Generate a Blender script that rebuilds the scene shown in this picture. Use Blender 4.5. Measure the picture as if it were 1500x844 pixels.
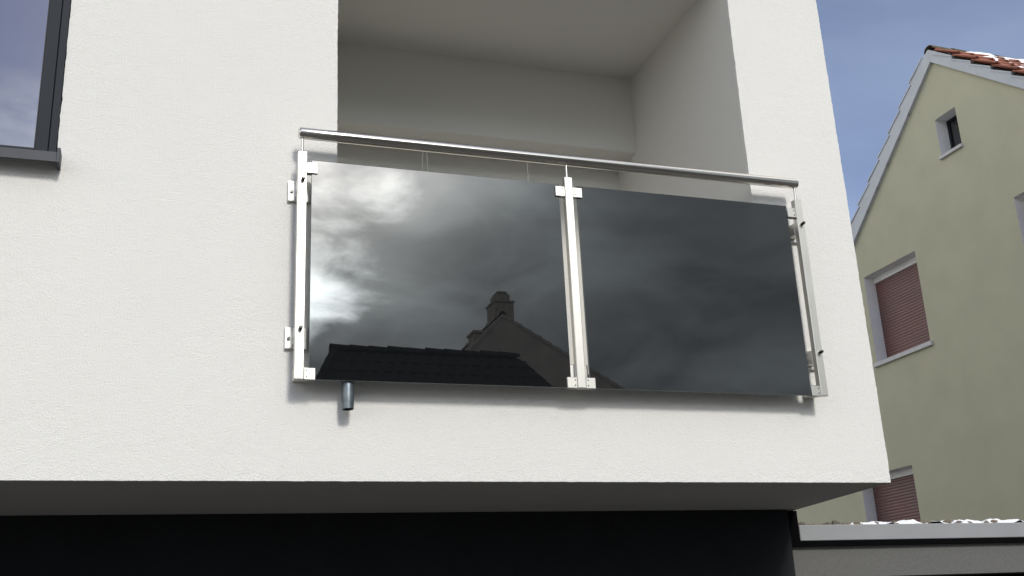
import bpy, math, random
from mathutils import Vector, Matrix, noise
R = math.radians
random.seed(7)
scene = bpy.context.scene
for o in list(bpy.data.objects): bpy.data.objects.remove(o)
col = scene.collection

# ------------------------------------------------------------------ camera
cam = bpy.data.cameras.new('camera'); camo = bpy.data.objects.new('camera', cam); col.objects.link(camo)
cam.sensor_width = 36; cam.lens = 37.795; cam.clip_start = .05; cam.clip_end = 2000
yaw, pitch, roll = R(19.299), R(18.385), R(-2.740)
fwd = Vector((math.sin(yaw)*math.cos(pitch), math.cos(yaw)*math.cos(pitch), math.sin(pitch)))
rt = Vector((math.cos(yaw), -math.sin(yaw), 0)); up = rt.cross(fwd)
r2 = rt*math.cos(roll) + up*math.sin(roll); u2 = -rt*math.sin(roll) + up*math.cos(roll)
M = Matrix((r2, u2, -fwd)).transposed().to_4x4(); M.translation = (0, 0, 1.8)
camo.matrix_world = M
scene.camera = camo

# ------------------------------------------------------------------ light
SUN_EL, SUN_AZ = R(33), R(5.5)          # azimuth measured from the facade's outward normal (-y) towards +x
sdir = Vector((math.sin(SUN_AZ)*math.cos(SUN_EL), -math.cos(SUN_AZ)*math.cos(SUN_EL), math.sin(SUN_EL)))
sl = bpy.data.lights.new('sun', 'SUN'); sl.energy = 1.65; sl.angle = R(9.0); sl.color = (1, .955, .88)
so = bpy.data.objects.new('sun', sl); col.objects.link(so)
so.rotation_euler = sdir.to_track_quat('Z', 'Y').to_euler(); so.location = sdir*60

world = bpy.data.worlds.new('World'); scene.world = world; world.use_nodes = True
nt = world.node_tree; nt.nodes.clear()
def N(t, **k):
    n = nt.nodes.new(t)
    for a, b in k.items(): setattr(n, a, b)
    return n
def MA(op, a, b=None, c=None, clamp=False):
    n = N('ShaderNodeMath', operation=op); n.use_clamp = clamp
    for i, v in enumerate((a, b, c)):
        if v is None: continue
        if isinstance(v, (int, float)): n.inputs[i].default_value = v
        else: nt.links.new(v, n.inputs[i])
    return n.outputs[0]
def VM(op, a, b=None):
    n = N('ShaderNodeVectorMath', operation=op)
    for i, v in enumerate((a, b)):
        if v is None: continue
        if isinstance(v, (tuple, Vector)): n.inputs[i].default_value = tuple(v)
        else: nt.links.new(v, n.inputs[i])
    return n
def SS(x, a, b):
    n = N('ShaderNodeMapRange', interpolation_type='SMOOTHSTEP')
    nt.links.new(x, n.inputs[0]); n.inputs[1].default_value = a; n.inputs[2].default_value = b
    return n.outputs[0]
SKY = .13
sky = N('ShaderNodeTexSky', sky_type='NISHITA'); sky.sun_disc = False
sky.sun_elevation = SUN_EL; sky.sun_rotation = math.pi - SUN_AZ
sky.air_density = 1.0; sky.dust_density = .15; sky.ozone_density = 3.0
tc = N('ShaderNodeTexCoord'); dirn = VM('NORMALIZE', tc.outputs['Generated']).outputs[0]
sep = N('ShaderNodeSeparateXYZ'); nt.links.new(dirn, sep.inputs[0])
zc = MA('ADD', MA('MAXIMUM', sep.outputs[2], 0), .22)
cv = N('ShaderNodeCombineXYZ')
nt.links.new(MA('DIVIDE', sep.outputs[0], zc), cv.inputs[0]); nt.links.new(MA('DIVIDE', sep.outputs[1], zc), cv.inputs[1])
def cloudnoise(scale, detail, off, rough=.55, dist=.3):
    n = N('ShaderNodeTexNoise'); n.inputs['Scale'].default_value = scale; n.inputs['Detail'].default_value = detail
    n.inputs['Roughness'].default_value = rough; n.inputs['Distortion'].default_value = dist
    nt.links.new(VM('ADD', cv.outputs[0], off).outputs[0], n.inputs['Vector']); return n.outputs[0]
n1 = cloudnoise(1.7, 7, (3.1, 1.7, 0.4)); n2 = cloudnoise(4.0, 6, (7.3, 2.2, 5.0), .52, .4); n3 = cloudnoise(.8, 4, (1.2, 9.1, 2.0))
# a bank of cloud stands to the south (-y) under the sun, the rest of the sky is mostly clear
front = MA('MULTIPLY', sep.outputs[1], -1)
bank = MA('SUBTRACT', MA('ADD', MA('MULTIPLY', front, .62), MA('MULTIPLY', sep.outputs[0], .70)), MA('MULTIPLY', sep.outputs[2], 1.1))
cov = MA('ADD', bank, MA('MULTIPLY', MA('SUBTRACT', n1, .5), .9))
mask = MA('MAXIMUM', SS(cov, -.03, .24), MA('ADD', MA('SUBTRACT', .29, MA('MULTIPLY', SS(front, 0, .8), .24)), MA('MULTIPLY', MA('MULTIPLY', SS(n1, .48, .75), SS(front, 0, .6)), .35)))   # thin high veil everywhere
gd = Vector((math.sin(R(4.4))*math.cos(R(21.6)), -math.cos(R(4.4))*math.cos(R(21.6)), math.sin(R(21.6))))
gap = SS(MA('ADD', VM('DOT_PRODUCT', dirn, gd).outputs['Value'], MA('MULTIPLY', MA('SUBTRACT', n2, .5), .028)), .9910, .9997)   # sunlit break in the bank
cosang = MA('MAXIMUM', VM('DOT_PRODUCT', dirn, sdir).outputs['Value'], 0)
glow = MA('POWER', cosang, 46)
thick = SS(n2, .22, .78); thick2 = SS(n3, .35, .65)
shade = MA('ADD', MA('MULTIPLY', thick, .75), MA('MULTIPLY', thick2, .5))
lum = MA('ADD', MA('MULTIPLY', MA('ADD', .30, MA('MULTIPLY', glow, 5.3)), MA('ADD', .40, shade)), MA('MULTIPLY', gap, 6.0))
warm = N('ShaderNodeMix', data_type='RGBA'); nt.links.new(glow, warm.inputs['Factor'])
warm.inputs['A'].default_value = (.85, .95, 1.0, 1); warm.inputs['B'].default_value = (1.10, .99, .83, 1)
cl = VM('SCALE', warm.outputs['Result']); nt.links.new(lum, cl.inputs['Scale'])
sk = VM('SCALE', VM('MULTIPLY', sky.outputs[0], (1.12, .93, .97)).outputs[0]); sk.inputs['Scale'].default_value = SKY
# sunlit broken cloud overhead and over the western half of the sky
west = SS(MA('MULTIPLY', sep.outputs[0], -1), .12, .45)
n4 = cloudnoise(1.15, 6, (5.2, 3.4, 8.0), .5, .5)
cum = MA('MULTIPLY', SS(n4, .36, .56), MA('MAXIMUM', west, SS(sep.outputs[2], .60, .80)))
mixw = N('ShaderNodeMix', data_type='RGBA'); nt.links.new(cum, mixw.inputs['Factor'])
nt.links.new(sk.outputs[0], mixw.inputs['A']); mixw.inputs['B'].default_value = (1.8, 1.75, 1.65, 1)
mix = N('ShaderNodeMix', data_type='RGBA'); nt.links.new(mask, mix.inputs['Factor'])
nt.links.new(mixw.outputs['Result'], mix.inputs['A']); nt.links.new(cl.outputs[0], mix.inputs['B'])
bg = N('ShaderNodeBackground'); bg.inputs['Strength'].default_value = 1
nt.links.new(mix.outputs['Result'], bg.inputs[0])
wo = N('ShaderNodeOutputWorld'); nt.links.new(bg.outputs[0], wo.inputs[0])

vs = scene.view_settings; vs.view_transform = 'Standard'; vs.look = 'None'; vs.exposure = .33; vs.gamma = 1; vs.use_curve_mapping = False
scene.render.engine = 'CYCLES'

# ------------------------------------------------------------------ materials
def mat(name, color, rough=.8, metal=0, ior=None, bumps=(), var=None, spec=None, coat=0, aniso=None):
    """bumps: (scale, strength, distance, detail); var: (scale, amount, detail[, second colour])"""
    m = bpy.data.materials.new(name); m.use_nodes = True; t = m.node_tree; p = t.nodes['Principled BSDF']
    p.inputs['Base Color'].default_value = (*color, 1); p.inputs['Roughness'].default_value = rough
    p.inputs['Metallic'].default_value = metal
    if ior: p.inputs['IOR'].default_value = ior
    if spec is not None: p.inputs['Specular IOR Level'].default_value = spec
    tcn = t.nodes.new('ShaderNodeTexCoord'); g = t.nodes.new('ShaderNodeNewGeometry')
    prev = None
    for (sc, st, di, de) in bumps:
        n = t.nodes.new('ShaderNodeTexNoise'); n.inputs['Scale'].default_value = sc; n.inputs['Detail'].default_value = de
        t.links.new(g.outputs['Position'], n.inputs['Vector'])
        b = t.nodes.new('ShaderNodeBump'); b.inputs['Strength'].default_value = st; b.inputs['Distance'].default_value = di
        t.links.new(n.outputs[0], b.inputs['Height'])
        if prev: t.links.new(prev.outputs[0], b.inputs['Normal'])
        prev = b
    if prev: t.links.new(prev.outputs[0], p.inputs['Normal'])
    if var:
        sc, am, de = var[:3]
        n = t.nodes.new('ShaderNodeTexNoise'); n.inputs['Scale'].default_value = sc; n.inputs['Detail'].default_value = de
        t.links.new(g.outputs['Position'], n.inputs['Vector'])
        mr = t.nodes.new('ShaderNodeMapRange'); mr.inputs[1].default_value = .3; mr.inputs[2].default_value = .7
        t.links.new(n.outputs[0], mr.inputs[0])
        mx = t.nodes.new('ShaderNodeMix'); mx.data_type = 'RGBA'
        c2 = var[3] if len(var) > 3 else tuple(c*(1-am) for c in color)
        mx.inputs['A'].default_value = (*color, 1); mx.inputs['B'].default_value = (*c2, 1)
        t.links.new(mr.outputs[0], mx.inputs['Factor']); t.links.new(mx.outputs['Result'], p.inputs['Base Color'])
        if len(var) > 4:      # each object its own tone
            oi = t.nodes.new('ShaderNodeObjectInfo'); hs = t.nodes.new('ShaderNodeHueSaturation')
            m2 = t.nodes.new('ShaderNodeMapRange'); m2.inputs[3].default_value = 1-var[4]; m2.inputs[4].default_value = 1+var[4]
            t.links.new(oi.outputs['Random'], m2.inputs[0]); t.links.new(m2.outputs[0], hs.inputs['Value'])
            t.links.new(mx.outputs['Result'], hs.inputs['Color']); t.links.new(hs.outputs[0], p.inputs['Base Color'])
    return m
MT = {}
MT['plaster'] = mat('white_render', (.795, .79, .755), .92, bumps=((170, .9, .0037, 3), (65, .25, .0045, 2)), var=(1.1, .035, 5), spec=.2)
MT['plaster_in'] = mat('pale_render_loggia', (.76, .75, .705), .92, bumps=((150, .25, .003, 2),), var=(1.3, .04, 4), spec=.2)
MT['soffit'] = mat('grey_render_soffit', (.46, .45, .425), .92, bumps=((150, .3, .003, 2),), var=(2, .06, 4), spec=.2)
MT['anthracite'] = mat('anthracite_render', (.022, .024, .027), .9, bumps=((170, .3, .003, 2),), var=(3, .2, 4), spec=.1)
MT['grey'] = mat('grey_render', (.165, .165, .158), .92, bumps=((170, .5, .003, 3), (50, .3, .004, 2)), var=(220, .3, 3), spec=.2)
MT['frame'] = mat('anthracite_frame', (.022, .027, .035), .55, spec=.15, bumps=((900, .05, .0005, 1),), var=(4, .08, 2))
MT['sill_metal'] = mat('grey_sill_metal', (.060, .066, .078), .5, spec=.3, var=(4, .08, 2))
MT['gasket'] = mat('black_gasket', (.008, .008, .009), .6)
MT['window_glass'] = mat('coated_window_glass', (.004, .005, .006), .0, ior=3.3, bumps=((.9, .012, .02, 1),))
MT['glass'] = mat('dark_tinted_glass', (.006, .007, .008), .0, ior=2.06, bumps=((1.6, .006, .02, 1),))
MT['glass_edge'] = mat('ground_glass_edge', (.16, .19, .18), .35, ior=1.5)
MT['steel'] = mat('brushed_steel', (.66, .65, .61), .40, 1, bumps=((700, .06, .0006, 2),), var=(9, .07, 3))
MT['steel_polished'] = mat('polished_steel', (.68, .65, .60), .10, 1, bumps=(), var=(14, .05, 3))
MT['bolt'] = mat('dark_bolt', (.10, .095, .09), .3, 1)
MT['zinc'] = mat('weathered_zinc', (.22, .25, .27), .42, .85, bumps=((60, .2, .001, 4),), var=(28, .5, 5, (.12, .15, .17)))
MT['zinc_sheet'] = mat('pale_zinc_sheet', (.50, .53, .57), .5, .0, bumps=((6, .15, .004, 2),), var=(5, .1, 4), spec=.5)
MT['fascia'] = mat('grey_zinc_fascia', (.315, .325, .335), .5, .0, bumps=((6, .15, .004, 2),), var=(5, .1, 4), spec=.4)
MT['black'] = mat('black_flashing', (.003, .003, .0033), .9, var=(6, .2, 2), spec=.05)
MT['khaki'] = mat('khaki_render', (.505, .493, .368), .93, bumps=((120, .3, .004, 3), (14, .12, .01, 3)), var=(2.4, .09, 8), spec=.15)
MT['reveal'] = mat('white_window_reveal', (.82, .82, .81), .8, bumps=((90, .15, .003, 2),), var=(5, .08, 3))
MT['sill'] = mat('pale_stone_sill', (.60, .60, .60), .7, bumps=((60, .2, .003, 2),), var=(12, .15, 3))
MT['slat'] = mat('brown_shutter_slat', (.175, .078, .066), .5, bumps=((40, .05, .002, 2),), var=(2.2, .25, 3, (.145, .084, .08), .05))
MT['tile'] = mat('red_clay_tile', (.31, .10, .055), .85, bumps=((55, .5, .006, 4),), var=(22, .5, 5, (.16, .06, .04), .22))
MT['tile_moss'] = mat('mossy_ridge_tile', (.11, .085, .05), .9, bumps=((45, .6, .01, 4),), var=(14, .5, 4, (.05, .055, .025), .2))
MT['tile_dark'] = mat('dark_roof_tile', (.034, .033, .032), .9, spec=.1, bumps=((30, .3, .006, 3),), var=(3, .3, 4, (.035, .033, .032), .2))
MT['brick'] = mat('chimney_brick', (.40, .37, .315), .9, bumps=((40, .4, .006, 3),), var=(9, .4, 4))
MT['opp'] = mat('opposite_render', (.35, .33, .29), .9, bumps=((90, .2, .003, 2),), var=(1.4, .1, 4))
MT['tile_brown'] = mat('brown_roof_tile', (.33, .30, .26), .85, bumps=((30, .3, .006, 3),), var=(3, .3, 4))
MT['clad'] = mat('brown_cladding', (.42, .39, .335), .85, bumps=((30, .3, .006, 3),), var=(3, .2, 4))
MT['snow'] = mat('snow', (.86, .88, .91), .8, bumps=((40, .35, .006, 4),), spec=.3)
MT['pebble'] = mat('roof_gravel', (.085, .08, .072), .8, bumps=((120, .3, .002, 3),), var=(16, .6, 2, (.20, .15, .105)))
MT['membrane'] = mat('roof_membrane', (.06, .06, .06), .9, var=(8, .3, 3))
MT['asphalt'] = mat('asphalt', (.08, .078, .075), .92, bumps=((120, .5, .004, 3),), var=(.9, .2, 5))
MT['paving'] = mat('concrete_paving', (.13, .128, .122), .9, bumps=((60, .3, .003, 3),), var=(2.5, .2, 5))
MT['floor'] = mat('pale_loggia_tiles', (.40, .385, .35), .7, var=(3, .1, 4))
MT['cable'] = mat('white_cable', (.78, .77, .73), .5)
MT['door'] = mat('garage_door_metal', (.025, .027, .03), .5, var=(3, .1, 2))

# ------------------------------------------------------------------ helpers
def wloc(p):
    v = Vector((0, 0, 0))
    while p: v += p.location; p = p.parent
    return v
def empty(name, loc, parent=None):
    o = bpy.data.objects.new(name, None); col.objects.link(o); o.parent = parent
    o.location = Vector(loc) - wloc(parent); o.empty_display_size = .2
    return o
def tag(o, label, cat=None, group=None, kind=None):
    o['label'] = label
    if cat: o['category'] = cat
    if group: o['group'] = group
    if kind: o['kind'] = kind
    return o
class MB:
    def __init__(s): s.v = []; s.f = []; s.mi = []
    def add(s, vs_, fs, mi=0):
        b = len(s.v); s.v += [tuple(v) for v in vs_]; s.f += [tuple(i+b for i in f) for f in fs]; s.mi += [mi]*len(fs)
    def box(s, x0, x1, y0, y1, z0, z1, bev=0, mi=0, mat4=None):
        if x0 > x1: x0, x1 = x1, x0
        if y0 > y1: y0, y1 = y1, y0
        if z0 > z1: z0, z1 = z1, z0
        if bev <= 0:
            V = [(x, y, z) for z in (z0, z1) for y in (y0, y1) for x in (x0, x1)]
            F = [(0, 2, 3, 1), (4, 5, 7, 6), (0, 1, 5, 4), (2, 6, 7, 3), (0, 4, 6, 2), (1, 3, 7, 5)]
        else:
            b = bev; V = []; idx = {}
            c = ((x0, x1), (y0, y1), (z0, z1))
            for i in (0, 1):
                for j in (0, 1):
                    for k in (0, 1):
                        s3 = [c[0][i], c[1][j], c[2][k]]; inn = [s3[0]+(b if i == 0 else -b), s3[1]+(b if j == 0 else -b), s3[2]+(b if k == 0 else -b)]
                        for a in range(3):
                            p = inn[:]; p[a] = s3[a]; idx[(i, j, k, a)] = len(V); V.append(tuple(p))
            F = []
            for a in range(3):
                o1, o2 = [x for x in range(3) if x != a]
                for sgn in (0, 1):
                    q = []
                    for (u, w) in ((0, 0), (1, 0), (1, 1), (0, 1)):
                        t = [0, 0, 0]; t[a] = sgn; t[o1] = u; t[o2] = w; q.append(idx[(*t, a)])
                    F.append(tuple(q))
            for a in range(3):      # edges along axis a
                o1, o2 = [x for x in range(3) if x != a]
                for u in (0, 1):
                    for w in (0, 1):
                        t0 = [0, 0, 0]; t0[o1] = u; t0[o2] = w; t1 = t0[:]; t1[a] = 1
                        F.append((idx[(*t0, o1)], idx[(*t1, o1)], idx[(*t1, o2)], idx[(*t0, o2)]))
            for i in (0, 1):
                for j in (0, 1):
                    for k in (0, 1): F.append(tuple(idx[(i, j, k, a)] for a in range(3)))
        if mat4 is not None: V = [mat4 @ Vector(v) for v in V]
        s.add(V, F, mi)
    def tube(s, pts, rad, n=12, caps=True, mi=0):
        pts = [Vector(p) for p in pts]; rads = rad if isinstance(rad, (list, tuple)) else [rad]*len(pts)
        V = []; F = []; prevn = None
        for i, p in enumerate(pts):
            t = (pts[min(i+1, len(pts)-1)] - pts[max(i-1, 0)]).normalized()
            if prevn is None:
                a = Vector((0, 0, 1)) if abs(t.z) < .9 else Vector((1, 0, 0)); u = t.cross(a).normalized()
            else: u = (prevn - t*prevn.dot(t)).normalized()
            prevn = u; w = t.cross(u)
            for k in range(n):
                th = 2*math.pi*k/n; V.append(p + (u*math.cos(th) + w*math.sin(th))*rads[i])
        for i in range(len(pts)-1):
            for k in range(n):
                a = i*n+k; b = i*n+(k+1) % n; F.append((a, b, b+n, a+n))
        if caps: F.append(tuple(range(n-1, -1, -1))); F.append(tuple(range((len(pts)-1)*n, len(pts)*n)))
        s.add(V, F, mi)
    def quad(s, a, b, c, d, mi=0): s.add((a, b, c, d), ((0, 1, 2, 3),), mi)
    def build(s, name, mats, parent=None, smooth=False, origin=None):
        lo = [min(v[i] for v in s.v) for i in range(3)]; hi = [max(v[i] for v in s.v) for i in range(3)]
        o_ = Vector(origin) if origin else Vector(((lo[0]+hi[0])/2, (lo[1]+hi[1])/2, lo[2]))
        me = bpy.data.meshes.new(name); me.from_pydata([tuple(Vector(v)-o_) for v in s.v], [], s.f)
        for m in (mats if isinstance(mats, (list, tuple)) else [mats]): me.materials.append(MT[m])
        me.polygons.foreach_set('material_index', s.mi)
        if smooth: me.polygons.foreach_set('use_smooth', [True]*len(me.polygons))
        me.update()
        import bmesh
        bm = bmesh.new(); bm.from_mesh(me); bmesh.ops.recalc_face_normals(bm, faces=bm.faces); bm.to_mesh(me); bm.free()
        if smooth:
            try: me.set_sharp_from_angle(angle=R(40))
            except Exception: pass
        o = bpy.data.objects.new(name, me); col.objects.link(o); o.parent = parent; o.location = o_ - wloc(parent)
        return o
def boxo(name, m, parent, *c, bev=0): 
    b = MB(); b.box(*c, bev=bev); return b.build(name, m, parent)
def copyo(o, parent, dloc):
    c = o.copy(); col.objects.link(c); c.parent = parent; c.location = o.location + Vector(dloc); return c

# ------------------------------------------------------------------ ground
g = MB(); g.quad((-600, -600, 0), (600, -600, 0), (600, 600, 0), (-600, 600, 0)); ground = g.build('ground', 'asphalt'); tag(ground, 'grey asphalt street in front of the houses', kind='structure')
p = MB(); p.box(-20, 20, 2.6, 4.96, .0, .12, bev=.015); pv = p.build('pavement', 'paving'); tag(pv, 'concrete pavement along the white house', kind='structure')

# ------------------------------------------------------------------ modern white house
D = 4.0
house = empty('modern_house', (1.0, 4.9, 0)); tag(house, 'modern white rendered house with cantilevered upper floor and recessed loggia', 'house')
XR, XL = 2.605, .670           # loggia opening
ZC, ZF = 4.972, 2.85
XC = 3.132                     # right corner
ZB = 2.408                     # lower edge of the cantilever
def lines(marks, fine, coarse, f0, f1):
    out = []
    for a, b in zip(marks[:-1], marks[1:]):
        st = fine if (a >= f0-1e-6 and b <= f1+1e-6) else coarse
        n = max(1, round((b-a)/st)); out += [a+(b-a)*i/n for i in range(n)]
    return out+[marks[-1]]
XW, ZW0, ZW1 = -.384, 3.622, 5.05; XWL = -1.75
xs = lines([-6, XWL, -.75, XW, XL, XR, XC], .0095, .30, -.75, XC)
zs = lines([ZB, ZF, ZW0, ZC, ZW1, 8.0], .0095, .30, ZB, ZW1)
def hole(x, z):
    return (XL < x < XR and ZF < z < ZC) or (XWL < x < XW and ZW0 < z < ZW1)
vid = {}; V = []; F = []; rnd = random.Random(3)
nx, nz = len(xs), len(zs)
def gv(i, j):
    if (i, j) in vid: return vid[(i, j)]
    x, z = xs[i], zs[j]; y = D
    if x > -.76 and z < 5.1:
        q = Vector((x*75, z*75, 0))
        y += .0011*noise.noise(q) + .0006*noise.noise(q*.37+Vector((9, 3, 1))) + .0010*noise.noise(Vector((x*1.3, z*1.3, 4)))*2
        x += .0022*noise.noise(Vector((z*11, x*11, 8))) + .0022*noise.noise(q*.6+Vector((31, 7, 5))) + .0009*(rnd.random()-.5); z += .0010*noise.noise(q*.6+Vector((3, 77, 9)))
    vid[(i, j)] = len(V); V.append((x, y, z)); return vid[(i, j)]
cell = [[not hole((xs[i]+xs[i+1])/2, (zs[j]+zs[j+1])/2) for j in range(nz-1)] for i in range(nx-1)]
def incell(i, j): return 0 <= i < nx-1 and 0 <= j < nz-1 and cell[i][j]
bnd = []
for i in range(nx-1):
    for j in range(nz-1):
        if not cell[i][j]: continue
        q = [gv(i, j), gv(i+1, j), gv(i+1, j+1), gv(i, j+1)]; F.append(tuple(q))
        for (di, dj), (a, b) in zip(((0, -1), (1, 0), (0, 1), (-1, 0)), ((0, 1), (1, 2), (2, 3), (3, 0))):
            if not incell(i+di, j+dj): bnd.append((q[a], q[b]))
lip = {}
for a, b in bnd:
    for k in (a, b):
        if k not in lip: lip[k] = len(V); V.append((V[k][0], D+.02, V[k][2]))
    F.append((b, a, lip[a], lip[b]))
me = bpy.data.meshes.new('facade_wall'); o_ = Vector((1.0, 4.0, 2.4))
me.from_pydata([tuple(Vector(v)-o_) for v in V], [], F); me.materials.append(MT['plaster'])
me.polygons.foreach_set('use_smooth', [True]*len(me.polygons)); me.update()
try: me.set_sharp_from_angle(angle=R(50))
except Exception: pass
fw = bpy.data.objects.new('facade_wall', me); col.objects.link(fw); fw.parent = house; fw.location = o_ - wloc(house)

SK = .12                        # the flank of the upper floor is not quite square to the front
def flank(y): return XC - .003 + SK*(y-4.0)/.95
b = MB()
b.quad((XC-.003, D+.006, ZB), (flank(12), 12, ZB), (flank(12), 12, 8), (XC-.003, D+.006, 8))
b.quad((-6, 12, ZB), (flank(12), 12, ZB), (flank(12), 12, 8), (-6, 12, 8)); b.quad((-6, D+.006, ZB), (-6, 12, ZB), (-6, 12, 8), (-6, D+.006, 8))
b.build('flank_wall', 'plaster', house)
b = MB(); b.quad((-6, D+.006, 8.0), (XC, D+.006, 8.0), (flank(12), 12, 8.0), (-6, 12, 8.0)); b.build('flat_roof', 'membrane', house)
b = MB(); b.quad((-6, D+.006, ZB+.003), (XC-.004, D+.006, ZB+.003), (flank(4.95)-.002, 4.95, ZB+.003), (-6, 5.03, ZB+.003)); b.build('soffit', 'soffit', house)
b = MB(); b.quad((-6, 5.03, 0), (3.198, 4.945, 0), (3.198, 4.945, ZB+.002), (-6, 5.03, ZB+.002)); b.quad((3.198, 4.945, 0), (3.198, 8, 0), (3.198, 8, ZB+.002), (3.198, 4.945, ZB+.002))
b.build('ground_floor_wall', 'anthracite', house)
# loggia
YB, YL, ZL = 5.40, 5.14, 4.492
b = MB()
b.quad((XR+.002, D+.006, ZF), (XR+.002, YB, ZF), (XR+.002, YB, ZC+.001), (XR+.002, D+.006, ZC+.001)); b.build('loggia_side_wall', 'plaster_in', house)
b = MB(); b.quad((XL-.002, D+.006, ZF), (XL-.002, YB, ZF), (XL-.002, YB, ZC+.001), (XL-.002, D+.006, ZC+.001)); b.build('loggia_side_wall', 'plaster_in', house)
b = MB(); b.quad((XL-.01, D+.006, ZC+.001), (XR+.01, D+.006, ZC+.001), (XR+.01, YB, ZC+.001), (XL-.01, YB, ZC+.001)); b.build('loggia_ceiling', 'plaster_in', house)
b = MB(); b.quad((XL-.01, YB, ZF), (XR+.01, YB, ZF), (XR+.01, YB, ZC), (XL-.01, YB, ZC)); b.build('loggia_back_wall', 'plaster_in', house)
b = MB(); b.box(XL-.05, XR+.05, YL, YB-.002, ZL, ZC+.02, bev=.006); b.build('lintel', 'plaster_in', house)
b = MB(); b.box(XL-.01, XR+.01, D+.03, YB+.02, ZF-.1, ZF); b.build('loggia_floor', 'floor', house)
# window
win = empty('window', (-1.07, 4.03, ZW0), house)
fr = MB()
y0, y1 = 4.004, 4.10
fr.box(XW-.030, XW-.002, y0-.008, y1, ZW0, ZW1-.002, bev=.002)
fr.box(XWL+.002, XWL+.03, y0-.008, y1, ZW0, ZW1-.002, bev=.002); fr.box(XWL+.031, XW-.031, y0-.008, y1, ZW1-.032, ZW1-.002, bev=.002)
fr.build('frame', 'frame', win)
sa = MB(); a0, a1 = XWL+.033, XW-.0325
sa.box(a1-.046, a1, y0, y1-.01, ZW0+.012, ZW1-.036, bev=.002); sa.box(a0, a0+.046, y0, y1-.01, ZW0+.012, ZW1-.036, bev=.002)
sa.box(a0+.047, a1-.047, y0, y1-.01, ZW0+.002, ZW0+.024, bev=.002); sa.box(a0+.047, a1-.047, y0, y1-.01, ZW1-.082, ZW1-.036, bev=.002)
sa.build('sash', 'frame', win)
ga = MB(); ga.box(a1-.050, a1-.0465, y0+.006, y0+.02, ZW0+.024, ZW1-.083); ga.box(a0+.0465, a1-.0505, y0+.006, y0+.02, ZW0+.0245, ZW0+.0285); ga.build('gasket', 'gasket', win)
gl = MB(); gl.box(a0+.04, a1-.0505, y0+.012, y0+.036, ZW0+.0287, ZW1-.07); gl.build('pane', 'window_glass', win)
def sill_piece(xa_, xb_, yf, zlo, zhi, name, yb_=4.003):
    q = MB(); q.add([(x, y, z) for x in (xa_, xb_) for (y, z) in ((yf, zlo), (yf, zhi), (yb_, zhi+.016), (yb_, zhi+.004), (yf+.006, zlo+.004))],
        [(0, 1, 2, 3, 4), (5, 9, 8, 7, 6), (0, 5, 6, 1), (1, 6, 7, 2), (2, 7, 8, 3), (3, 8, 9, 4), (4, 9, 5, 0)])
    return q.build(name, 'sill_metal', win)
sill_piece(XWL-.01, XW+.006, 3.930, 3.566, 3.605, 'sill')
e = MB(); e.box(XW+.0065, XW+.019, 3.927, 4.02, 3.562, 3.622, bev=.002); e.build('sill_end_cap', 'sill_metal', win)
# drain spout
ds = MB(); pts = []; rr = []
for k in range(7):
    t = k/6*math.pi/2; pts.append((.706, 3.985-.045*math.sin(t)-.0, 2.765+.045*math.cos(t)))
pts = [(.706, 4.03, 2.81)] + [(.706, 3.985-.045*math.sin(k/6*math.pi/2), 2.765+.045*math.cos(k/6*math.pi/2)) for k in range(7)] + [(.706, 3.938, 2.70), (.7065, 3.937, 2.666)]
ds.tube(pts, [.024]*8+[.0235, .0215], n=20, caps=False)
ds.tube(pts[::-1], [.0195, .0215]+[.022]*8, n=20, caps=False)
n = 20; L_ = len(pts); base = 0
ring_o = [(L_-1)*n+k for k in range(n)]; ring_i = [L_*n+k for k in range(n)]
sp = ds.build('drain_spout', 'zinc', house, smooth=True)

# ------------------------------------------------------------------ balcony railing
rail = empty('balcony_railing', (1.65, 3.91, 2.766)); tag(rail, 'stainless steel balcony railing with two dark glass panels', 'railing')
PX = [.517, 1.642, 2.778]; PW = .0178; PY0, PY1 = 3.894, 3.926; Z0, Z1 = 2.766, 3.690
posts = []
for i, x in enumerate(PX):
    b = MB(); b.box(x-PW, x+PW, PY0, PY1, Z0, Z1, bev=.0022); po = b.build('post', 'steel', rail); posts.append(po)
    b = MB(); b.tube([(x, 3.91, Z1-.002), (x, 3.91, 3.758)], .0052, n=12); b.build('rod', 'steel_polished', po, smooth=True)
    if i != 1:
        for zc_ in (3.555, 2.948):
            b = MB(); b.box(x-.044, x+.045, 3.984, 3.999, zc_-.044, zc_+.044, bev=.0025)
            b.box(x-.016, x+.016, PY1+.0005, 3.9835, zc_-.030, zc_+.030, bev=.002)
            b.build('bracket_or_sun_stop', 'steel', po)
            b = MB(); b.tube([(x+.002, PY0+.002, zc_+.012), (x+.002, PY0-.020, zc_+.012), (x+.002, PY0-.025, zc_+.012)], [.0072, .0072, .0045], n=14); b.build('bolt', 'bolt', po, smooth=True)
            for sx in (-1,):
                b = MB(); b.tube([(x+sx*.030, 3.985, zc_-.004), (x+sx*.030, 3.976, zc_-.004)], .0065, n=6); b.build('bolt', 'bolt', po)
b = MB(); xm = PX[1]; b.box(xm-.044, xm+.044, PY1+.0006, 3.998, 2.780, 2.872, bev=.003); b.build('bracket_or_sun_stop', 'steel', posts[1])  # middle post's bracket, its foot drawn lower to stop sun through the gaps
for i in (0, 2): b = MB(); b.box(PX[i]-(.014 if i == 0 else .040), PX[i]+(.040 if i == 0 else .014), PY1+.0006, 3.998, 2.776, 2.822, bev=.003); b.build('bracket_or_sun_stop', 'steel', posts[i])  # added blocks behind the outer lower clamps, stopping sun through the post gaps
b = MB(); xa, xb = .499, 2.797; ra = .0238
pts = []; rr = []
for k in range(6): th = k/5*math.pi/2; pts.append((xa+.010*(1-math.sin(th)), 3.91, 3.775)); rr.append(max(.0008, ra*math.cos(th)**.6) if k < 5 else .0008)
pts = pts[::-1]; rr = rr[::-1]
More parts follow.
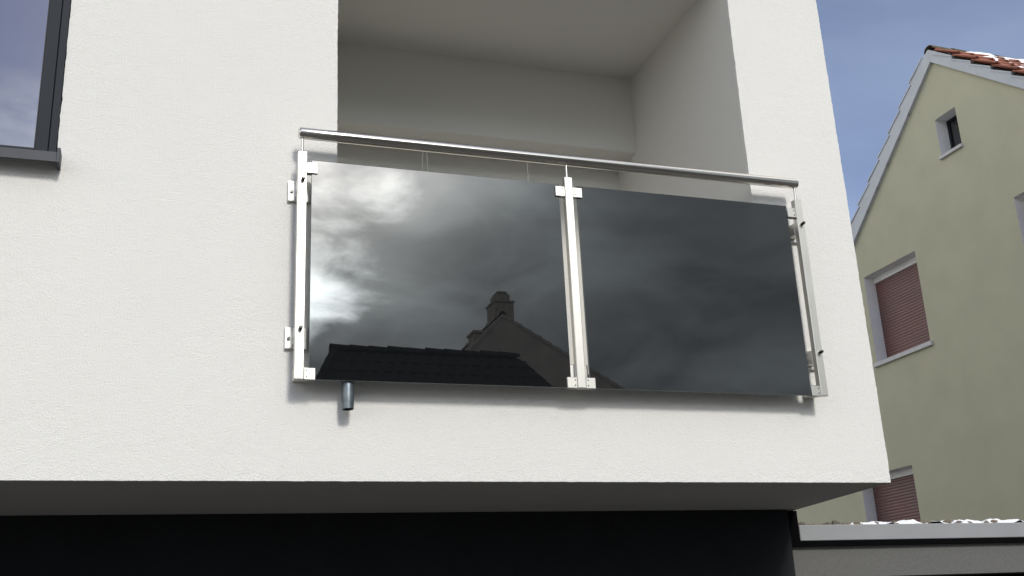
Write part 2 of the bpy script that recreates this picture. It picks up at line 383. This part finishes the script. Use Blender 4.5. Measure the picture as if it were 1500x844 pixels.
pts += [(xa+.010+(xb-xa-.02)*k/12, 3.91, 3.775) for k in range(1, 12)]
for k in range(6): th = k/5*math.pi/2; pts.append((xb-.010*(1-math.sin(th)), 3.91, 3.775)); rr_ = max(.0008, ra*math.cos(th)**.6) if k < 5 else .0008; rr.append(rr_) if False else None
rr = rr + [ra]*11 + [max(.0008, ra*math.cos(k/5*math.pi/2)**.6) if k < 5 else .0008 for k in range(6)]
b.tube(pts, rr, n=28); b.build('handrail', 'steel_polished', rail, smooth=True)
def glass(x0, x1):
    b = MB(); y0, y1 = 3.9045, 3.9145; zz0, zz1 = 2.768, 3.657
    b.box(x0, x1, y0, y1, zz0, zz1, bev=.0008)
    o = b.build('glass_panel', ['glass', 'glass_edge'], rail)
    for pl in o.data.polygons:
        if abs(pl.normal.y) < .9: pl.material_index = 1
    return o
GL = [(.5545, 1.600), (1.682, 2.718)]
for a, c in GL: tag(glass(a, c), 'dark tinted glass panel reflecting clouds') if False else glass(a, c)
def clamp(xp, side, zc_, h=.046):
    # from the post's flank over the edge of the glass
    xi = xp+side*(PW+.0006); xo = xp+side*(PW+.043)
    b = MB(); b.box(xi, xo, 3.8965, 3.9040, zc_-h/2, zc_+h/2, bev=.002); b.box(xi, xo, 3.9150, 3.9225, zc_-h/2, zc_+h/2, bev=.002)
    b.box(xi, xp+side*(PW+.020), 3.9041, 3.9149, zc_-h/2+.002, zc_+h/2-.002)
    o = b.build('clamp', 'steel', rail)
    for dz in (-.011, .011):
        s_ = MB(); s_.tube([(xp+side*(PW+.010), 3.8965, zc_+dz), (xp+side*(PW+.010), 3.8955, zc_+dz)], .0030, n=8); s_.build('screw', 'bolt', o)
for zc_ in (3.622, 2.788):
    for xp, sd in ((PX[0], 1), (PX[1], -1), (PX[1], 1), (PX[2], -1)): clamp(xp, sd, zc_)

# cables hanging from the lintel
def cable(name, pts, label):
    o = MB()
    for pp in pts: o.tube(pp, .0034, n=8)
    tag(o.build(name, 'cable', smooth=True), label, 'cable')
def bez(p0, p1, p2, p3, n=14):
    return [(Vector(p0)*(1-t)**3+Vector(p1)*3*t*(1-t)**2+Vector(p2)*3*t*t*(1-t)+Vector(p3)*t**3) for t in [k/n for k in range(n+1)]]
zt = ZL+.002
lp = bez((1.362, 5.25, zt), (1.345, 5.25, zt-.15), (1.345, 5.25, zt-.30), (1.362, 5.25, zt-.34)) + bez((1.362, 5.25, zt-.34), (1.378, 5.25, zt-.37), (1.392, 5.25, zt-.2), (1.370, 5.25, zt))[1:]
cable('hanging_cable', [lp], 'white cable hanging in a loop from the loggia lintel')
cable('hanging_cable', [bez((1.974, 5.27, zt), (1.976, 5.27, zt-.1), (1.972, 5.27, zt-.2), (1.985, 5.27, zt-.32))], 'single white cable hanging straight down from the loggia lintel')

# ------------------------------------------------------------------ garage
gar = empty('garage', (6.0, 5.0, 0)); tag(gar, 'low flat-roofed grey garage with pale metal fascia', 'garage')
GX0, GX1 = 3.2, 8.9; GY = 4.985; GT = 2.222
w = MB()
DX0, DX1, DZ = 3.80, 6.4, 2.062
w.box(GX0+.001, DX0, GY, GY+.24, 0, GT); w.box(DX1, GX1, GY, GY+.24, 0, GT); w.box(DX0, DX1, GY, GY+.24, DZ, GT)
w.box(GX1-.24, GX1, GY+.24, 11, 0, GT); w.box(GX0+.001, GX0+.24, GY+.24, 11, 0, GT); w.box(GX0+.24, GX1-.24, 10.8, 11, 0, GT)
w.build('wall', 'grey', gar)
dm = None
for k in range(4):
    b = MB(); b.box(DX0+.004, DX1-.004, GY+.12, GY+.16, .02+k*.51, .02+k*.51+.50, bev=.006); b.build('door_panel', 'door', gar)
b = MB(); b.box(3.262, GX1+.03, 4.955, 4.972, 2.250, 2.331, bev=.0025); b.build('fascia', 'fascia', gar)
b = MB(); b.box(3.206, GX1+.02, 4.9735, GY-.001, 2.224, 2.322); b.box(3.2055, 3.2605, 4.958, 4.9725, 2.222, ZB-.003); b.box(3.2606, GX1+.02, 4.9575, 4.9727, 2.222, 2.2485); b.build('flashing', 'black', gar)
b = MB(); b.box(3.21, GX1, GY-.0005, 11, GT+.003, 2.318); b.build('flat_roof', 'membrane', gar)
# gravel and thawing snow along the roof edge
rg = random.Random(11); gm = MB()
ico = []
phi = (1+5**.5)/2
IV = [Vector(v).normalized() for v in [(-1, phi, 0), (1, phi, 0), (-1, -phi, 0), (1, -phi, 0), (0, -1, phi), (0, 1, phi), (0, -1, -phi), (0, 1, -phi), (phi, 0, -1), (phi, 0, 1), (-phi, 0, -1), (-phi, 0, 1)]]
IF = [(0, 11, 5), (0, 5, 1), (0, 1, 7), (0, 7, 10), (0, 10, 11), (1, 5, 9), (5, 11, 4), (11, 10, 2), (10, 7, 6), (7, 1, 8), (3, 9, 4), (3, 4, 2), (3, 2, 6), (3, 6, 8), (3, 8, 9), (4, 9, 5), (2, 4, 11), (6, 2, 10), (8, 6, 7), (9, 8, 1)]
for k in range(1500):
    x = rg.uniform(3.25, 6.8); y = 4.99 + abs(rg.gauss(0, .35)) + .012
    s_ = rg.uniform(.010, .022); sx, sy, sz = s_*rg.uniform(.9, 1.6), s_*rg.uniform(.8, 1.3), s_*rg.uniform(.65, 1.0); a = rg.uniform(0, 6.28)
    c, n_ = math.cos(a), math.sin(a)
    gm.add([(x+(v.x*sx*c-v.y*sy*n_)*rg.uniform(.88, 1.1), y+v.x*sx*n_+v.y*sy*c, 2.326+sz*.7+v.z*sz*rg.uniform(.88, 1.1)) for v in IV], IF)
go = gm.build('roof_gravel', 'pebble', None, smooth=True); tag(go, 'brown and grey gravel on the garage roof edge', 'gravel', kind='stuff')
def snowsheet(name, label, u0, u1, v0, v1, du, dv, fn, surf, thr):
    """height field fn(u,v) over surf(u,v,h); below thr it drops under the surface"""
    nu, nv = int((u1-u0)/du), int((v1-v0)/dv); b = MB(); H = {}
    vv = []
    for i in range(nu+1):
        for j in range(nv+1):
            u = u0+(u1-u0)*i/nu; v = v0+(v1-v0)*j/nv; h = fn(u, v); H[(i, j)] = h; vv.append(surf(u, v, h))
    ff = []
    for i in range(nu):
        for j in range(nv):
            if max(H[(i, j)], H[(i+1, j)], H[(i+1, j+1)], H[(i, j+1)]) < thr: continue
            a = i*(nv+1)+j; ff.append((a, a+nv+1, a+nv+2, a+1))
    b.add(vv, ff); o = b.build(name, 'snow', None, smooth=True); tag(o, label, 'snow', kind='stuff'); return o
def hs(u, v):
    n_ = noise.fractal(Vector((u*9, v*9, 2)), 1.0, 2.0, 4)
    edge = min(1, (v-4.975)/.05)
    left = min(1, max(0, (u-3.26)/.5))
    return .013 + .024*n_ - .03*(1-edge)*.6 + .012*left - .012*(1-left)
snowsheet('snow', 'thin patchy snow lying on the garage roof gravel', 3.25, 7.0, 4.976, 6.2, .0125, .0125, hs, lambda u, v, h: (u, v, 2.324+h), -.004)

# ------------------------------------------------------------------ neighbour house (gable wall perpendicular to the facade)
NX = 9.0; S = 9/7
def NYZ(y, z): return (y*S, 1.8+(z-1.6)*S)
AY, AZ = 9.455, 8.464; SL = .832
EY = 4.75                       # half span
nb = empty('gabled_house', (NX+3.5, AY, 0)); tag(nb, 'khaki rendered gabled house with red tiled roof and brown roller shutters', 'house')
wins = []   # y0,y1,z0,z1
wins = [dict(y=(10.350, 11.40), z=(5.055, 6.272), kind='shutter'), dict(y=(7.56, 8.655), z=(5.055, 6.285), kind='shutter'),
        dict(y=(9.245, 9.605), z=(7.205, 7.722), kind='pane'), dict(y=(11.05, 12.10), z=(2.48, 3.70), kind='shutter'), dict(y=(7.56, 8.62), z=(2.48, 3.70), kind='shutter')]
ys = sorted(set([AY-EY, AY+EY, AY]+[q for w_ in wins for q in w_['y']])); DEP = .17
# gable wall as cells around the openings, its top cut along the roof slope
def top(y): return AZ + .02 - SL*abs(y-AY)
b = MB()
for a, c in zip(ys[:-1], ys[1:]):
    cuts = sorted([w_['z'] for w_ in wins if w_['y'][0] < (a+c)/2 < w_['y'][1]])
    z = 0
    for (q0, q1) in cuts:
        b.quad((NX, a, z), (NX, c, z), (NX, c, q0), (NX, a, q0)); z = q1
    b.quad((NX, a, z), (NX, c, z), (NX, c, top(c)), (NX, a, top(a)))
NXE = NX+7
b.quad((NX, AY-EY, 0), (NXE, AY-EY, 0), (NXE, AY-EY, top(AY-EY)), (NX, AY-EY, top(AY-EY))); b.quad((NX, AY+EY, 0), (NXE, AY+EY, 0), (NXE, AY+EY, top(AY+EY)), (NX, AY+EY, top(AY+EY)))
b.add([(NXE, AY-EY, 0), (NXE, AY+EY, 0), (NXE, AY+EY, top(AY+EY)), (NXE, AY, top(AY)), (NXE, AY-EY, top(AY-EY))], [(0, 1, 2, 3, 4)])
b.build('wall', 'khaki', nb)
for w_ in wins:
    ya, yb_ = w_['y']; za, zb = w_['z']
    we = empty('window', (NX, (ya+yb_)/2, za), nb)
    r_ = MB(); x1 = NX+DEP+.06
    r_.quad((NX+.0005, ya, za), (x1, ya, za), (x1, ya, zb), (NX+.0005, ya, zb)); r_.quad((NX+.0005, yb_, za), (x1, yb_, za), (x1, yb_, zb), (NX+.0005, yb_, zb))
    r_.quad((NX+.0005, ya, zb), (x1, ya, zb), (x1, yb_, zb), (NX+.0005, yb_, zb))
    r_.build('reveal', 'reveal', we)
    s_ = MB(); ov = .04 if w_['kind'] == 'shutter' else .015; hh = .055 if w_['kind'] == 'shutter' else .04
    s_.box(NX-.035, NX+.0, ya-ov, yb_+ov, za-.02, za-.02+hh, bev=.004); s_.box(NX+.0005, x1, ya+.001, yb_-.001, za-.018, za+.016)
    s_.build('sill', 'sill', we)
    if w_['kind'] == 'shutter':
        h_ = MB(); h_.box(NX+DEP-.03, x1, ya+.002, yb_-.002, zb-.085, zb-.001, bev=.004); h_.build('shutter_box', 'reveal', we)
        zz = za+.018; pitch_ = .0385; first = None
        prof = [(0, 0), (-.003, .006), (-.005, .019), (-.003, .032), (0, .0375)]
        while zz < zb-.10:
            if first is None:
                q = MB(); vv = []; 
                for yy in (ya+.004, yb_-.004):
                    for (dx, dz) in prof: vv.append((NX+DEP+dx, yy, zz+dz))
                for yy in (ya+.004, yb_-.004):
                    for (dx, dz) in (prof[0], prof[-1]): vv.append((NX+DEP+.008, yy, zz+dz))
                n_ = len(prof); ff = [(k, k+1, n_+k+1, n_+k) for k in range(n_-1)]
                ff += [(0, n_, 2*n_+2, 2*n_), (n_-1, 2*n_+1, 2*n_+3, 2*n_-1), (2*n_, 2*n_+2, 2*n_+3, 2*n_+1)]
                q.add(vv, ff); first = q.build('slat', 'slat', we); z00 = zz
            else: copyo(first, we, (0, 0, zz-z00))
            zz += pitch_
    else:
        f_ = MB(); xx = NX+DEP
        f_.box(xx, xx+.05, ya+.001, ya+.03, za+.017, zb-.001); f_.box(xx, xx+.05, yb_-.03, yb_-.001, za+.017, zb-.001)
        f_.box(xx, xx+.05, ya+.031, yb_-.031, za+.017, za+.045); f_.box(xx, xx+.05, ya+.031, yb_-.031, zb-.03, zb-.001)
        f_.build('frame', 'frame', we)
        q = MB(); q.box(xx+.02, xx+.03, ya+.028, yb_-.028, za+.04, zb-.028); q.build('pane', 'glass', we)
# roof
PA = math.atan(SL); cs, sn = math.cos(PA), math.sin(PA)
roof = empty('roof', (NX+3.5, AY, AZ-3), nb)
RT = .155                       # roof build-up above the wall line, measured normal to the slope
def slope(side, s_, n_, x):
    """side -1: slope falling towards -y; s_ down the slope from the ridge line, n_ above wall line"""
    return Vector((x, AY + side*(s_*cs + n_*sn), AZ - s_*sn + n_*cs))
XV = NX-.045
SLEN = (EY+.35)/cs
b = MB()
for sd in (-1, 1):
    vv = [slope(sd, -.0, .02, NX-.012), slope(sd, SLEN, .02, NX-.012), slope(sd, SLEN, .02, NXE), slope(sd, -.0, .02, NXE),
          slope(sd, .0, RT-.035, NX-.012), slope(sd, SLEN, RT-.035, NX-.012), slope(sd, SLEN, RT-.035, NXE), slope(sd, .0, RT-.035, NXE)]
    b.add(vv, [(0, 1, 2, 3), (4, 5, 6, 7), (0, 1, 5, 4), (3, 2, 6, 7), (1, 2, 6, 5)])
b.build('decking', 'membrane', roof)
GAU = .352; NC = int(SLEN/GAU); TW = .225
prof = [(0, .030), (.025, .040), (.05, .032), (.08, .012), (.12, .006), (.16, .008), (.20, .018), (.232, .028)]
def tile_geo():
    V_ = []; n_ = len(prof)
    for (v, lift) in ((0, -.004), (.405, .040)):
        for (u, h) in prof: V_.append((u, v, h+lift))
    for (v, lift) in ((0, -.004), (.405, .040)):
        for (u, h) in prof: V_.append((u, v, h+lift-.017))
    F_ = []
    for k in range(n_-1):
        F_ += [(k, k+1, n_+k+1, n_+k), (2*n_+k, 3*n_+k, 3*n_+k+1, 2*n_+k+1), (n_+k, n_+k+1, 3*n_+k+1, 3*n_+k)]
    F_ += [(0, n_, 3*n_, 2*n_), (n_-1, 3*n_-1, 4*n_-1, 2*n_-1)]
    return V_, F_
TV, TF = tile_geo()
tmesh = {}
for sd in (-1, 1):
    q = MB(); q.add([slope(sd, v, RT-.03+h, u) - slope(sd, 0, 0, 0) for (u, v, h) in TV], TF)
    tmesh[sd] = q.build('tile', 'tile', roof, smooth=True, origin=(0, 0, 0))
rest = MB(); NCOLS = int((NXE-XV)/TW); rt_ = random.Random(5); wl = wloc(roof)
placed = {-1: 0, 1: 0}
for sd in (-1, 1):
    for r_i in range(NC):
        for c_i in range(NCOLS):
            s0 = .03 + r_i*GAU; x = XV-.01 + c_i*TW + (.05 if sd > 0 else 0)
            indiv = (sd == -1 and r_i < 11 and c_i < 12) or (sd == 1 and r_i < 10 and c_i < 2)
            base = slope(sd, s0, 0, x) - Vector((0, 0, 0))
            if indiv:
                o = tmesh[sd] if placed[sd] == 0 else tmesh[sd].copy()
                if placed[sd]: col.objects.link(o); o.parent = roof
                placed[sd] += 1
                o.location = base - wl + Vector((0, 0, rt_.uniform(-.003, .004))); o.rotation_euler = (rt_.uniform(-.012, .012), rt_.uniform(-.008, .008), rt_.uniform(-.012, .012))
            else:
                off = slope(sd, 0, 0, 0)
                rest.add([base + slope(sd, v, RT-.03+h, u) - off for (u, v, h) in TV], TF)
ro = rest.build('tile_field', 'tile', roof, smooth=True); ro['kind'] = 'stuff'
# ridge tiles
q = MB(); vv = []; ff = []
for k, xx in enumerate((0, .36)):
    for th in range(9):
        a = math.pi*th/8; rr_ = .085 if k == 0 else .074
        vv.append((xx, -math.cos(a)*rr_, math.sin(a)*rr_*.8-.045))
for th in range(8): ff.append((th, th+1, 10+th, 9+th))
vv += [(x, y*.86, z*.86-.006) for (x, y, z) in vv]
for th in range(8): ff += [(18+th, 27+th, 28+th, 19+th), (th, 18+th, 19+th, th+1)]
q.add([Vector(v)+Vector((0, AY, AZ+RT/cs-.012)) for v in vv], ff)
r0 = q.build('ridge_tile', 'tile_moss', roof, smooth=True, origin=(0, AY, AZ+RT/cs-.012)); r0.location = Vector((XV+.01, AY, AZ+RT/cs-.012)) - wl
for k in range(1, 22): copyo(r0, roof, (k*.33, 0, rt_.uniform(-.004, .004)))
# stepped zinc verge, one piece to each course of tiles
for sd in (-1, 1):
    for r_i in range(NC):
        s0 = r_i*GAU; s1 = s0+GAU+.028
        b = MB(); lift0, lift1 = (-.028, .012) if sd < 0 else (.046, .086)
        if r_i == 0: s0 = -.02
        def PT(s_, n_, x): 
            return slope(sd, s_, n_, x)
        xo, xi = XV, NX+.004
        bot0, bot1 = (-.012, -.012)
        if r_i == 0 and True:
            bs0 = 0.0
        o_s = .0012*(r_i % 2)
        vv = [PT(s0, bot0, xo-o_s), PT(s1, bot1, xo-o_s), PT(s1, RT-.035+lift1, xo-o_s), PT(s0, RT-.035+lift0, xo-o_s),
              PT(s0, bot0, xi), PT(s1, bot1, xi), PT(s1, RT-.035+lift1, xi), PT(s0, RT-.035+lift0, xi)]
        if r_i == 0:     # mitre at the apex
            for k_ in (0, 3, 4, 7):
                v = vv[k_]; z_ = (AZ-.012/cs if k_ in (0, 4) else AZ+(RT-.035)/cs); vv[k_] = Vector((v.x, AY+sd*.0008, z_))
        b.add(vv, [(0, 1, 2, 3), (4, 7, 6, 5), (0, 4, 5, 1), (3, 2, 6, 7), (1, 5, 6, 2), (0, 3, 7, 4)])
        # folded ledge standing out under the tile end
        n0 = RT-.035
        b.add([PT(s0+.03, n0+lift0+.002, xo-.012), PT(s1, n0+lift1+.001, xo-.012), PT(s1, n0+lift1+.001, xo-o_s-.0005), PT(s0+.03, n0+lift0+.002, xo-o_s-.0005),
               PT(s0+.03, n0+lift0-.016, xo-.012), PT(s1, n0+lift1-.016, xo-.012), PT(s1, n0+lift1-.016, xo-o_s-.0005), PT(s0+.03, n0+lift0-.016, xo-o_s-.0005)],
              [(0, 1, 2, 3), (4, 7, 6, 5), (0, 4, 5, 1), (1, 5, 6, 2), (3, 2, 6, 7), (0, 3, 7, 4)])
        b.build('verge_sheet', 'zinc_sheet', nb)
b = MB(); b.tube([(XV, AY-EY-.42, AZ-SLEN*sn+.06), (NXE, AY-EY-.42, AZ-SLEN*sn+.06)], .06, n=14); b.build('gutter', 'zinc', nb, smooth=True)
# snow on the near slope
def hn(u, v):
    n_ = noise.fractal(Vector((u*3.1, v*2.6, 7)), 1.0, 2.0, 5)
    inn = min(1, max(0, (u-XV-.03)/.5))
    return -.034 + .044*inn + .040*n_
snowsheet('snow', 'patchy snow lying on the red tiled roof', XV+.01, NXE-.1, .05, SLEN-.1, .05, .05, hn, lambda u, v, h: tuple(slope(-1, v, RT+.012+h, u)), -.02)

# ------------------------------------------------------------------ houses across the street (seen mirrored in the glass)
def MY(yv): return 2*3.9045 - yv
oa = empty('hipped_house', (9, MY(24), 0)); tag(oa, 'dark hipped-roof house across the street mirrored in the glass', 'house')
ry = MY(20.0); rz = 7.37; rx0, rx1 = 3.33, 7.1; rd = 3.3      # ridge, drop
ex0, ex1 = rx0-.5*rd, rx1+.5*rd; eyn, eyf = ry+rd, ry-rd; ez = rz-rd
b = MB(); wy0, wy1, wx0, wx1 = eyf+.35, eyn-.35, ex0+.3, ex1-.3
b.box(wx0, wx1, wy0, wy1, 0, ez+.05); b.build('wall', 'opp', oa)
oroof = empty('roof', (9, MY(24), ez), oa)
b = MB(); t_ = .12
A_, B_ = Vector((rx0, ry, rz-t_)), Vector((rx1, ry, rz-t_)); c1, c2, c3, c4 = [Vector(v) for v in ((ex0, eyn, ez-t_), (ex1, eyn, ez-t_), (ex1, eyf, ez-t_), (ex0, eyf, ez-t_))]
b.add([A_, B_, c1, c2, c3, c4], [(0, 2, 3, 1), (0, 1, 4, 5), (0, 5, 2), (1, 3, 4), (2, 5, 4, 3)]); b.build('decking', 'membrane', oroof)
# courses of tiles as stepped rows on the slope facing the street and on the hip
tf = MB(); rows = 13; st = 1/rows
for k in range(rows):
    t0, t1 = k*st, (k+1)*st+.004
    def lerp(a, c, t): return a+(c-a)*t
    for (P, Q, U, W) in ((A_, B_, c1, c2), (B_, A_, c3, c4), (A_, A_, c4, c1), (B_, B_, c2, c3)):
        nrm = (U-P).cross(W-U).normalized(); nrm = nrm if nrm.z > 0 else -nrm
        a0, a1, d0, d1 = lerp(P, U, t0), lerp(Q, W, t0), lerp(P, U, t1), lerp(Q, W, t1)
        ncol = max(1, int((d1-d0).length/.24))
        for m_ in range(ncol):
            q0, q1 = m_/ncol, (m_+1)/ncol; mm = (q0+q1)/2
            e0, e1, e2, e3 = lerp(a0, a1, q0), lerp(a0, a1, q1), lerp(d0, d1, q1), lerp(d0, d1, q0); em, dm_ = lerp(a0, a1, mm), lerp(d0, d1, mm)
            lo, hi_ = .08, .098
            tf.add([e0+nrm*lo, em+nrm*(lo+.03), e1+nrm*lo, e3+nrm*hi_, dm_+nrm*(hi_+.03), e2+nrm*hi_, e3+nrm*.06, e2+nrm*.06], [(0, 1, 4, 3), (1, 2, 5, 4), (3, 4, 5, 7, 6)])
o = tf.build('tile_field', 'tile_dark', oroof); o['kind'] = 'stuff'
def capline(P, Q, step, r, parent, m='tile_dark'):
    d = Q-P; L = d.length; d.normalize(); n_ = int(L/step); sidev = d.cross(Vector((0, 0, 1))).normalized(); upv = sidev.cross(d)
    q = MB(); vv = []; ff = []
    for k, (xx, rr_) in enumerate(((0, r), (step*1.12, r*.82))):
        for th in range(9): a = math.pi*th/8; vv.append(d*xx + sidev*(-math.cos(a)*rr_) + upv*(math.sin(a)*rr_-.02))
    for th in range(8): ff.append((th, th+1, 10+th, 9+th))
    q.add(vv, ff); first = q.build('ridge_tile', m, parent, smooth=True, origin=(0, 0, 0)); w0 = wloc(parent)
    first.location = P - w0
    for k in range(1, n_): copyo(first, parent, d*step*k+Vector((0, 0, random.uniform(-.012, .012))))
capline(A_+Vector((-.1, 0, t_-.0)), B_+Vector((0, 0, t_)), .38, .13, oroof)
capline(A_+Vector((0, 0, t_-.02)), c1+Vector((0, 0, t_)), .38, .11, oroof)
def flat_window(parent, x, y, z, w_, h_):
    e_ = empty('window', (x, y, z), parent); f_ = MB()
    f_.box(x-w_/2, x+w_/2, y, y+.04, z, z+.06); f_.box(x-w_/2, x+w_/2, y, y+.04, z+h_-.06, z+h_); f_.box(x-w_/2, x-w_/2+.06, y, y+.04, z+.061, z+h_-.061); f_.box(x+w_/2-.06, x+w_/2, y, y+.04, z+.061, z+h_-.061)
    f_.box(x-.03, x+.03, y, y+.04, z+.061, z+h_-.061); f_.build('frame', 'reveal', e_)
    p_ = MB(); p_.box(x-w_/2+.06, x+w_/2-.06, y+.008, y+.02, z+.06, z+h_-.06); p_.build('pane', 'glass', e_)
for k in range(4): flat_window(oa, 4.2+k*2.9, wy1+.002, 1.2, 1.2, 1.4)
d_ = MB(); d_.box(2.55, 3.45, wy1+.002, wy1+.05, .02, 2.1, bev=.01); d_.build('door', 'door', oa)

ob = empty('chimney_house', (9, MY(31), 0)); tag(ob, 'tall house with a stepped brick chimney across the street, mirrored in the glass', 'house')
yb0, yb1 = MY(26.0), MY(38.0)
ax, az = 8.80, 10.22; lx, lz = 7.0, 10.22-1.08*1.8; rx, rz2 = 13.6, 10.22-.575*4.8
b = MB(); b.add([(lx+.05, y, 0) for y in (yb0-.02, yb1+.3)]+[(rx-.05, y, 0) for y in (yb0-.02, yb1+.3)]+[(rx-.05, y, rz2) for y in (yb0-.02, yb1+.3)]+[(ax, y, az-.03) for y in (yb0-.02, yb1+.3)]+[(lx+.05, y, lz+.0) for y in (yb0-.02, yb1+.3)],
    [(0, 2, 4, 6, 8), (1, 9, 7, 5, 3), (0, 1, 3, 2), (2, 3, 5, 4), (8, 9, 1, 0)]); b.build('wall', 'clad', ob)
broof = empty('roof', (9, MY(31), lz), ob)
tf = MB()
for (x1_, z1_, n_) in ((lx, lz, 8), (rx, rz2, 18)):
    for k in range(n_):
        t0, t1 = k/n_, (k+1)/n_+.004; xa_, za_, xb_, zb_ = ax+(x1_-ax)*t0, az+(z1_-az)*t0, ax+(x1_-ax)*t1, az+(z1_-az)*t1
        vv = [(xa_, yb0, za_), (xa_, yb1, za_), (xb_, yb1, zb_+.035), (xb_, yb0, zb_+.035)]; vv += [(x, y, z-.10) for (x, y, z) in vv]
        tf.add(vv, [(0, 1, 2, 3), (4, 7, 6, 5), (0, 3, 7, 4), (1, 5, 6, 2), (3, 2, 6, 7), (0, 4, 5, 1)])
o = tf.build('tile_field', 'clad', broof); o['kind'] = 'stuff'
capline(Vector((ax, yb0, az)), Vector((ax, yb1, az)), .40, .10, broof, 'clad')
ch = MB(); yc0, yc1 = MY(26.6), MY(27.3)
ch.box(8.78, 9.34, yc1, yc0, az-1.2, 10.74, bev=.01); ch.box(8.75, 9.37, yc1-.03, yc0+.03, 10.741, 10.80, bev=.01); ch.box(8.86, 9.27, yc1+.1, yc0-.1, 10.801, 11.02, bev=.01); ch.box(8.90, 9.23, yc1+.13, yc0-.13, 11.021, 11.12, bev=.04)
ch.build('chimney', 'brick', broof)
ch = MB(); ch.box(8.18, 8.72, MY(27.2), MY(26.65), 8.6, 9.84, bev=.02); ch.box(8.14, 8.76, MY(27.24), MY(26.61), 9.841, 9.92, bev=.02); ch.build('chimney', 'brick', broof)
for k in range(3): flat_window(ob, 8.6+k*1.9, yb0-.018, 5.2, 1.0, 1.3)
